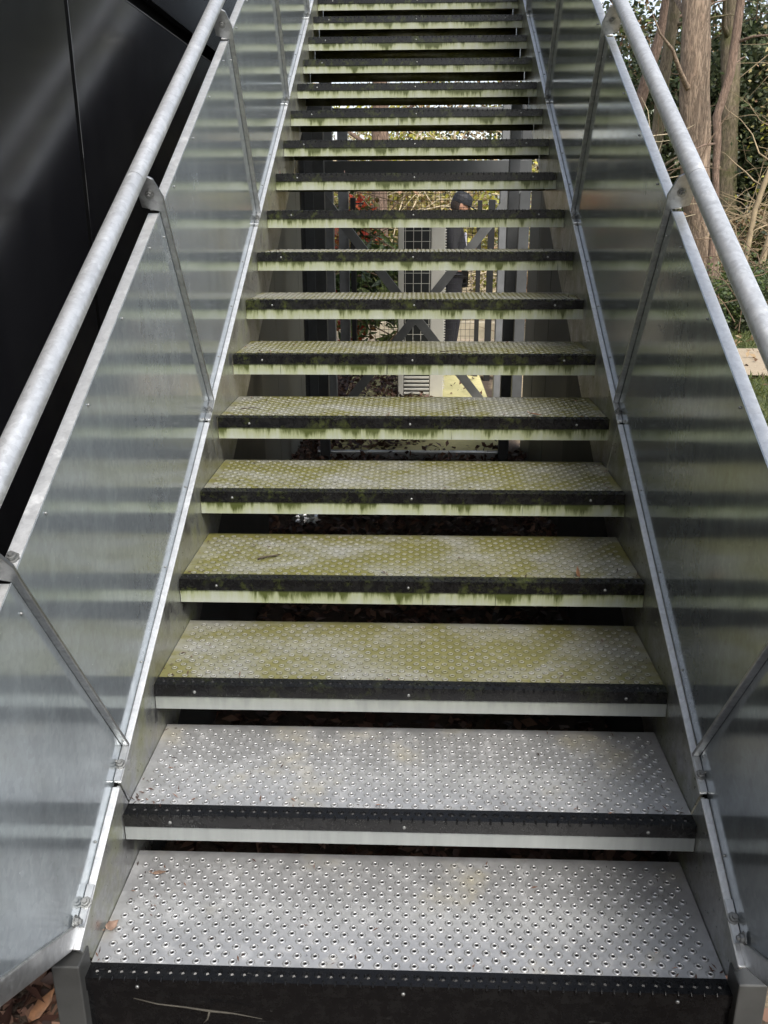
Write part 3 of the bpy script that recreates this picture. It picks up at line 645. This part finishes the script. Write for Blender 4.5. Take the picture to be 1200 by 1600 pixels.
def thicket(name, label, cat, base, rad, mats, nl, size, tw=0, seed=1, twm=None, asp=1.7, k=60, cl=0.3, group=None):
    t = thing(name, label, cat, base, group)
    for i, mt in enumerate(mats):
        leaves('foliage', clumps(nl//len(mats), k, (0, 0, rad[2]), rad, seed+i, 0.25, cl), size, mt, t, seed=seed+i, aspect=asp)
    if tw:
        o = twigs(MB(), tw, (0, -0.3, rad[2]*1.0), rad, seed, 1.1, 0.009).build('twigs', twm or M['dtwig'], t); o['kind'] = 'stuff'
    return t
thicket('ivy_thicket', 'tall dark ivy thicket right of the thick conifer', 'thicket', (7.2, 18.6, 0), (2.1, 1.1, 3.3), [M['ivy'], M['holly']], 26000, 0.13, 90, 21, M['dtwig'], k=150, cl=0.28)
thicket('evergreen_bush', 'dark evergreen bush between the leaning trunks and the conifer', 'bush', (4.3, 18.8, 0), (1.5, 0.9, 2.35), [M['holly'], M['ivy']], 16000, 0.12, 70, 31, M['dtwig'], k=90, cl=0.25)
thicket('bramble_thicket', 'brown bramble tangle at the foot of the ivy thicket', 'thicket', (6.6, 15.6, -0.1), (1.3, 0.7, 0.85), [M['brown'], M['ivy'], M['grass']], 7000, 0.075, 420, 41, M['twig'], k=70, cl=0.2)
thicket('evergreen_screen', 'soft olive green wood edge filling the gaps between the right hand trunks', 'thicket', (6.0, 22.5, 0.2), (4.0, 0.9, 3.6), [M['holly'], M['laurel'], M['brown']], 24000, 0.15, 160, 25, M['twig'], k=220, cl=0.35)
thicket('low_bush', 'small rounded olive green bush on the far edge of the sandy path', 'bush', (4.75, 12.0, -0.15), (0.7, 0.4, 0.42), [M['laurel'], M['holly']], 6000, 0.055, 20, 51, k=60, cl=0.12)
thicket('low_bush', 'low dark bush at the base of the thick conifer', 'bush', (5.3, 13.1, -0.15), (0.8, 0.4, 0.5), [M['ivy'], M['laurel']], 5000, 0.06, 30, 53, k=60, cl=0.14)
thicket('twiggy_shrub', 'tall twiggy shrub with sparse green leaves on the far right', 'shrub', (7.6, 16.4, 0), (1.3, 0.9, 2.6), [M['yellow'], M['holly'], M['hleaf']], 9000, 0.08, 380, 61, M['twig'], k=90, cl=0.3)
# beyond the gate, seen between the treads
thicket('red_shrub', 'red leaved shrub left of the mesh gate', 'shrub', (-0.74, 9.6, -0.08), (0.26, 0.25, 0.94), [M['red'], M['red'], M['red'], M['laurel']], 4200, 0.10, 20, 71, k=40, cl=0.10)
thicket('laurel_shrub', 'green laurel shrub with long pointed leaves behind the mesh gate', 'shrub', (-0.5, 9.2, -0.08), (0.40, 0.3, 0.72), [M['laurel']], 1700, 0.17, 10, 81, asp=3.6, k=40, cl=0.14)
thicket('hedge', 'dry twiggy hedge with yellowing leaves beyond the low kerb wall', 'hedge', (0.2, 13.5, -0.1), (3.2, 0.8, 1.35), [M['hleaf'], M['hleaf'], M['yellow']], 16000, 0.075, 500, 91, M['htwig'], k=160, cl=0.18)
thicket('yellow_shrub', 'bright yellow green shrub rising above the twiggy hedge', 'shrub', (-0.55, 15.5, -0.1), (1.5, 0.8, 1.75), [M['yellow']], 7000, 0.085, 120, 101, M['twig'], k=70, cl=0.25)
thicket('brown_hedge', 'brown beech hedge seen between the right hand posts under the stairs', 'hedge', (2.2, 10.0, -0.1), (0.8, 0.6, 1.0), [M['brown']], 9000, 0.07, 80, 111, k=80, cl=0.16)
thicket('brown_hedge', 'tall brown and green wood edge far behind the stairs', 'hedge', (1.0, 22, 0.2), (5.5, 1.2, 2.6), [M['brown'], M['holly'], M['yellow']], 9000, 0.12, 300, 121, M['twig'], k=200, cl=0.3)
tree('garden_tree', 'pinkish brown tree trunk behind the mesh gate', (-0.55, 12.2, -0.1), [(0, 0, -.1), (0.0, 0, 1.5), (0.03, 0, 3.5), (0, 0, 6)], [0.16, 0.125, 0.11, 0.06], M['redbark'], [(1500, 30, (0, 0, 5.6), (1.2, 1.2, 1.2), 0.09, M['yellow'])], 12, 5, 131)

# ------------------------------------------------------------------ grass, litter
g = np.random.default_rng(5); n = 30000
gx = 1.9+g.random(n)**1.0*7; gy = 3.5+g.random(n)*9.5; onpath = (np.abs(gy-(9.3-0.10*(gx-4)+0.12*np.sin(gx*1.3))) < 1.0); keep = ~onpath
gr = leaves('grass', np.stack([gx, gy, np.full(n, GZ-0.005)], 1)[keep], 0.085, M['grass'], None, 9.0, 6, droop=-1.3, up=0.0)
gr['kind'] = 'stuff'; gr['label'] = 'rough green grass beside the sandy path'; gr['category'] = 'grass'
n = 15000; lx = (g.random(n)-0.5)*1.84-0.02; ly = 0.0+g.random(n)*8.0
hh = np.where((ly > 4.86) & (np.abs(lx) < 0.66), GZ+0.05, GZ+0.004)
bare = (lx > 0.02+0.15*np.sin(ly*5)) & (ly > 4.9); kp = ~(bare & (g.random(n) < 0.985))
n2 = 1600; l2 = np.stack([-0.72-g.random(n2)*0.2, -1.0+g.random(n2)*4, np.full(n2, GZ+0.006)], 1)
lit = leaves('leaf_litter', np.concatenate([np.stack([lx, ly, hh+g.random(n)*0.035], 1)[kp], l2]), 0.05, M['litter'], None, 1.8, 8, droop=0.0, up=1.5)
lit['kind'] = 'stuff'; lit['label'] = 'brown leaf litter and mulch on the ground under the stairs'; lit['category'] = 'leaf litter'
n3 = 500; l3 = np.stack([2+g.random(n3)*4.5, 4.5+g.random(n3)*7, np.full(n3, GZ+0.04)], 1)
fl = leaves('fallen_leaves', l3, 0.09, M['brown'], None, 1.6, 9, droop=0.0, up=2.0); fl['kind'] = 'stuff'; fl['label'] = 'scattered dead leaves over the grass and path'; fl['category'] = 'leaves'

# ------------------------------------------------------------------ debris
def dead_leaf(label, loc, L, rot, wid=0.45, curl=0.25, mat=None):
    b = MB(); n = 7; vs = []
    for i in range(n):
        f = i/(n-1); wv = wid*L*math.sin(math.pi*(0.08+0.92*f)**0.8)*0.5+0.0006; z = curl*L*(f-0.4)**2
        for k in (-1, 0, 1): vs.append((f*L-L/2, k*wv*(1+0.15*math.sin(i*2.3+k)), z+abs(k)*wv*0.5+0.001))
    fs = [(i*3+k, i*3+k+1, i*3+k+4, i*3+k+3) for i in range(n-1) for k in (0, 1)]
    fs += []
    b.add(vs, fs); b.tube([(-L/2, 0, 0.002), (-L*0.68, 0.004, 0.003), (-L*0.8, 0.0, 0.008)], 0.0011, 5)
    o = b.build('dead_leaf', mat or M['brown1'], smooth=True); o.location = loc; o.rotation_euler = rot
    md = o.modifiers.new('thick', 'SOLIDIFY'); md.thickness = 0.0006
    return tag(o, label, 'leaf')
M['brown1'] = plain('dead_leaf_brown', (0.20, 0.10, 0.05), 0.7, 0, 0.45, 40); M['tan'] = plain('dead_leaf_tan', (0.22, 0.145, 0.105), 0.7, 0, 0.4, 40)
dead_leaf('curled brown dead leaf standing on the right end of the fourth tread', (0.489, 1.00, 0.522), 0.035, (0.3, -1.1, 1.9), 0.4, 0.5)
dead_leaf('pale curled leaf wedged at the left end of the lowest tread', (-0.662, 0.135, 0.006), 0.034, (0.5, 0.2, 1.1), 0.6, 0.8, M['tan'])
dead_leaf('flat tan leaf flake near the back left of the lowest tread', (-0.60, 0.31, 0.004), 0.03, (0, 0, 0.2), 0.35, 0.2, M['tan'])
dead_leaf('red brown leaf on the soil left of the front leg', (-0.80, 0.055, GZ+0.03), 0.075, (0.2, -0.4, 1.0), 0.4, 0.4)
dead_leaf('small dark leaf on the right end of the sixth tread', (0.43, 1.62, 0.855), 0.04, (0, 0.1, -0.4), 0.3, 0.3)
def twig(label, pts, r):
    o = MB().tube(pts, [r]+[r*0.8]*(len(pts)-2)+[r*0.4], 6).build('fallen_twig', M['dtwig2'], smooth=True); return tag(o, label, 'twig')
M['dtwig2'] = plain('damp_twig', (0.045, 0.03, 0.02), 0.6, 0, 0.4, 60)
twig('short dark twig lying on the left half of the fourth tread', [(-0.47, 1.095, 0.516), (-0.445, 1.108, 0.519), (-0.42, 1.125, 0.516), (-0.405, 1.13, 0.518)], 0.0035)
M['ptwig'] = plain('pale_dry_stalk', (0.05, 0.045, 0.035), 0.8, 0, 0.3, 40)
o = MB().tube([(-0.57, -0.012, -0.040), (-0.52, -0.014, -0.052), (-0.46, -0.013, -0.060), (-0.41, -0.015, -0.066), (-0.36, -0.014, -0.072), (-0.30, -0.013, -0.086)], [0.001, 0.0015, 0.0018, 0.0026, 0.0016, 0.0006], 6).tube([(-0.41, -0.015, -0.066), (-0.415, -0.018, -0.085), (-0.425, -0.017, -0.098)], [0.003, 0.002, 0.001], 5).build('fallen_twig', M['ptwig'], smooth=True)
tag(o, 'pale dry stalk caught against the black riser under the lowest tread', 'twig')
twig('thin twig on the left end of the sixth tread', [(-0.62, 1.70, 0.855), (-0.58, 1.72, 0.857), (-0.55, 1.715, 0.855)], 0.002)
twig('fine stalk lying on the right half of the seventh tread', [(0.10, 1.93, 1.028), (0.16, 1.95, 1.03), (0.21, 1.93, 1.027), (0.25, 1.94, 1.028)], 0.0018)
bm = bmesh.new(); bmesh.ops.create_icosphere(bm, subdivisions=3, radius=0.06)
for v in bm.verts: v.co = Vector((v.co.x*1.25, v.co.y*0.8, v.co.z*0.55))*(1+rnd.uniform(-.28, .28))
me = bpy.data.meshes.new('crumpled_foil'); bm.to_mesh(me); bm.free()
tag(link('crumpled_foil', me, plain('foil', (0.75, 0.75, 0.75), 0.25, 0.95, 0.1), None, (-0.61, 3.33, GZ+0.04)), 'crumpled silver foil on the dark soil under the fifth tread', 'foil')

g = np.random.default_rng(77); n = 900; ti = g.integers(0, 17, n)
ex = np.where(g.random(n) < 0.45, np.sign(g.random(n)-0.5)*(0.665-g.random(n)**2*0.12), (g.random(n)-0.5)*1.3); ey = np.where(g.random(n) < 0.4, 0.042+g.random(n)*0.02, 0.04+g.random(n)*0.33)
de = leaves('needle_debris', np.stack([ex, ti*G+ey, ti*RISE+0.0035], 1), 0.016, M['litter'], None, 5.0, 78, droop=0.0, up=3.0)
de['kind'] = 'stuff'; de['label'] = 'tiny dark needles and grit scattered over the metal treads'; de['category'] = 'debris'
# ------------------------------------------------------------------ person behind the gate
def skin(name, verts, edges, rad, mat, parent, sub=2, root=0):
    me = bpy.data.meshes.new(name); me.from_pydata(verts, edges, []); o = link(name, me, mat, parent)
    md = o.modifiers.new('skin', 'SKIN'); md.use_smooth_shade = True
    if not me.skin_vertices: 
        bm = bmesh.new(); bm.from_mesh(me); bm.verts.layers.skin.verify(); bm.to_mesh(me); bm.free()
    for i, v in enumerate(me.skin_vertices[0].data):
        r = rad[i]; v.radius = r if isinstance(r, tuple) else (r, r); v.use_root = (i == root)
    s_ = o.modifiers.new('sub', 'SUBSURF'); s_.levels = sub; s_.render_levels = sub
    return o
M['skinm'] = plain('skin', (0.45, 0.24, 0.16), 0.5, 0, 0.1); M['jacket'] = plain('black_jacket', (0.015, 0.015, 0.018), 0.7, 0, 0.4, 12)
M['trous'] = plain('dark_trousers', (0.02, 0.02, 0.026), 0.8, 0, 0.4, 12); M['hair'] = plain('dark_hair', (0.03, 0.02, 0.015), 0.7); M['capm'] = plain('black_cap', (0.012, 0.013, 0.018), 0.65)
M['shirt'] = plain('striped_shirt', (0.5, 0.5, 0.6), 0.7); M['shoe'] = plain('dark_shoe', (0.02, 0.018, 0.016), 0.5)
pe = thing('person', 'person in black cap and dark jacket looking down at hands behind the mesh gate', 'person', (0.43, 9.0, GZ+0.09), rz=0)
pe.scale = (1.02, 1.02, 1.02)
# facing +x, head bowed; heights for a 1.78 m figure
bv = [(0, 0, .95), (0.0, 0, 1.15), (-0.02, 0, 1.38), (0.0, 0, 1.50), (0.03, 0, 1.56),
      (0, .09, .90), (0.03, .10, .50), (-0.02, .10, .09), (0, -.09, .90), (-0.03, -.10, .50), (-0.06, -.10, .09),
      (-0.02, .19, 1.42), (-0.03, .24, 1.14), (0.20, .12, 1.10), (-0.02, -.19, 1.42), (-0.03, -.24, 1.14), (0.20, -.12, 1.10)]
be = [(0,1),(1,2),(2,3),(3,4),(0,5),(5,6),(6,7),(0,8),(8,9),(9,10),(2,11),(11,12),(12,13),(2,14),(14,15),(15,16)]
br = [(.13,.10),(.12,.10),(.15,.10),.055,.05,.08,.055,.04,.08,.055,.04,.06,.045,.03,.06,.045,.03]
skin('body', bv, be, br, M['skinm'], pe)
# head: shaped sphere with nose, chin and ears
bm = bmesh.new(); bmesh.ops.create_uvsphere(bm, u_segments=20, v_segments=14, radius=1)
for v in bm.verts:
    x, y, z = v.co
    X, Y, Z = x*0.098, y*0.076, z*0.118
    if z < -0.2: Y *= 1-0.25*min(1, (-z-0.2)); X += 0.012*(x > 0)
    if x > 0.8 and abs(y) < 0.25 and -0.35 < z < 0.15: X += 0.026*(1-abs(y)/0.25)*(0.5-z)
    if x > 0.7 and abs(y) < 0.4 and -0.65 < z < -0.5: X += 0.006
    if abs(y) > 0.92 and abs(x) < 0.3 and abs(z) < 0.3: Y *= 1.16
    if x > 0.75 and 0.15 < abs(y) < 0.55 and 0.0 < z < 0.2: X -= 0.01
    v.co = (X, Y, Z)
me = bpy.data.meshes.new('head'); bm.to_mesh(me); bm.free(); me.polygons.foreach_set('use_smooth', [True]*len(me.polygons))
hd = link('head', me, M['skinm'], pe, (0.055, 0, 1.645)); hd.rotation_euler.y = R(22)
for sy in (-1, 1): MB().tube([(0.083, sy*0.028, 0.012), (0.092, sy*0.028, 0.012), (0.094, sy*0.028, 0.012)], [0.010, 0.008, 0.003], 8).build('eye', M['hair'], hd)
MB().box(0.088, 0.096, -0.022, 0.022, -0.066, -0.061).build('mouth', plain('lip', (0.3, 0.12, 0.1), 0.5), hd)
bm = bmesh.new(); bmesh.ops.create_uvsphere(bm, u_segments=20, v_segments=14, radius=1)
bmesh.ops.delete(bm, geom=[v for v in bm.verts if v.co.x > 0.12+0.5*max(0, v.co.z) or v.co.z < -0.75], context='VERTS')
for v in bm.verts: v.co = (v.co.x*0.108-0.004, v.co.y*0.083, v.co.z*0.122)
me = bpy.data.meshes.new('hair'); bm.to_mesh(me); bm.free(); link('hair', me, M['hair'], hd)
cb = MB(); n = 20
rows = [(1.06, 0.018), (1.08, 0.045), (1.02, 0.085), (0.80, 0.120), (0.4, 0.138), (0.02, 0.142)]
cb.add([(0.104*r*math.cos(k*2*math.pi/n), 0.083*r*math.sin(k*2*math.pi/n), z) for r, z in rows for k in range(n)], [(i*n+k, i*n+(k+1) % n, (i+1)*n+(k+1) % n, (i+1)*n+k) for i in range(len(rows)-1) for k in range(n)])
a1 = [-1.0+k*0.2 for k in range(11)]
pk = [(0.106*math.cos(a), 0.083*math.sin(a)) for a in a1]; po_ = [(0.03+0.17*math.cos(a*0.8), 0.085*math.sin(a)*1.02) for a in a1]
cb.prism([(x, y, 0.030) for x, y in pk]+[(x, y, 0.012) for x, y in po_[::-1]], [(x, y, 0.036) for x, y in pk]+[(x, y, 0.018) for x, y in po_[::-1]])
cp = cb.build('cap', M['capm'], hd, smooth=False)
jv = [(0, 0, .84), (0, 0, 1.0), (-0.005, 0, 1.2), (-0.02, 0, 1.40), (-0.01, 0, 1.49), (-0.02, .18, 1.43), (-0.03, .25, 1.14), (0.17, .14, 1.10), (-0.02, -.18, 1.43), (-0.03, -.25, 1.14), (0.17, -.14, 1.10)]
skin('jacket', jv, [(0,1),(1,2),(2,3),(3,4),(3,5),(5,6),(6,7),(3,8),(8,9),(9,10)], [(.17,.13),(.16,.13),(.165,.13),(.17,.12),(.07,.07),.085,.065,.05,.085,.065,.05], M['jacket'], pe)
skin('trousers', [(0, 0, .96), (0, .09, .88), (0.03, .10, .50), (-0.02, .10, .08), (0, -.09, .88), (-0.03, -.10, .50), (-0.06, -.10, .08)], [(0,1),(1,2),(2,3),(0,4),(4,5),(5,6)], [(.15,.12),.10,.078,.062,.10,.078,.062], M['trous'], pe)
for sx, sy in ((0.03, .10), (-0.01, -.10)): 
    MB().hexa([(sx-0.13, sy-0.045, 0), (sx+0.14, sy-0.04, 0), (sx+0.14, sy+0.04, 0), (sx-0.13, sy+0.045, 0), (sx-0.12, sy-0.04, 0.09), (sx+0.12, sy-0.03, 0.045), (sx+0.12, sy+0.03, 0.045), (sx-0.12, sy+0.04, 0.09)]).build('shoe', M['shoe'], pe, smooth=True, bevel=0.012)
MB().box(0.10, 0.128, -0.05, 0.05, 1.18, 1.36).build('shirt', M['shirt'], pe, bevel=0.01)
for sy in (-1, 1):   # hands: palm and five fingers meeting in front
    o0 = Vector((0.20, sy*0.125, 1.10)); d = Vector((0.85, -sy*0.5, -0.1)).normalized(); u = Vector((0, 0, 1)); sd2 = d.cross(u).normalized()
    hv = [tuple(o0), tuple(o0+d*0.05), tuple(o0+d*0.085)]; he = [(0,1),(1,2)]; hr_ = [(.026,.018),(.036,.016),(.036,.014)]
    for k, L in enumerate((0.062, 0.072, 0.068, 0.052)):
        b0 = o0+d*0.088+u*(0.030-0.02*k); q1 = b0+d*L*0.5-sd2*sy*0.006; q2 = b0+d*L*0.8+Vector((0, -sy*0.02, 0)); i0 = len(hv)
        hv += [tuple(b0), tuple(q1), tuple(q2)]; he += [(2, i0), (i0, i0+1), (i0+1, i0+2)]; hr_ += [.0095, .0085, .007]
    i0 = len(hv); hv += [tuple(o0+d*0.03+u*0.035), tuple(o0+d*0.07+u*0.055)]; he += [(1, i0), (i0, i0+1)]; hr_ += [.011, .008]
    skin('hand', hv, he, hr_, M['skinm'], pe, 1)
tag(MB().box(-0.004, 0.004, -0.036, 0.036, -0.07, 0.07).build('phone', M['coil'], None, bevel=0.003, loc=(0.43+0.30, 9.0, GZ+0.09+1.14)), 'dark phone held by the person behind the mesh gate', 'phone')
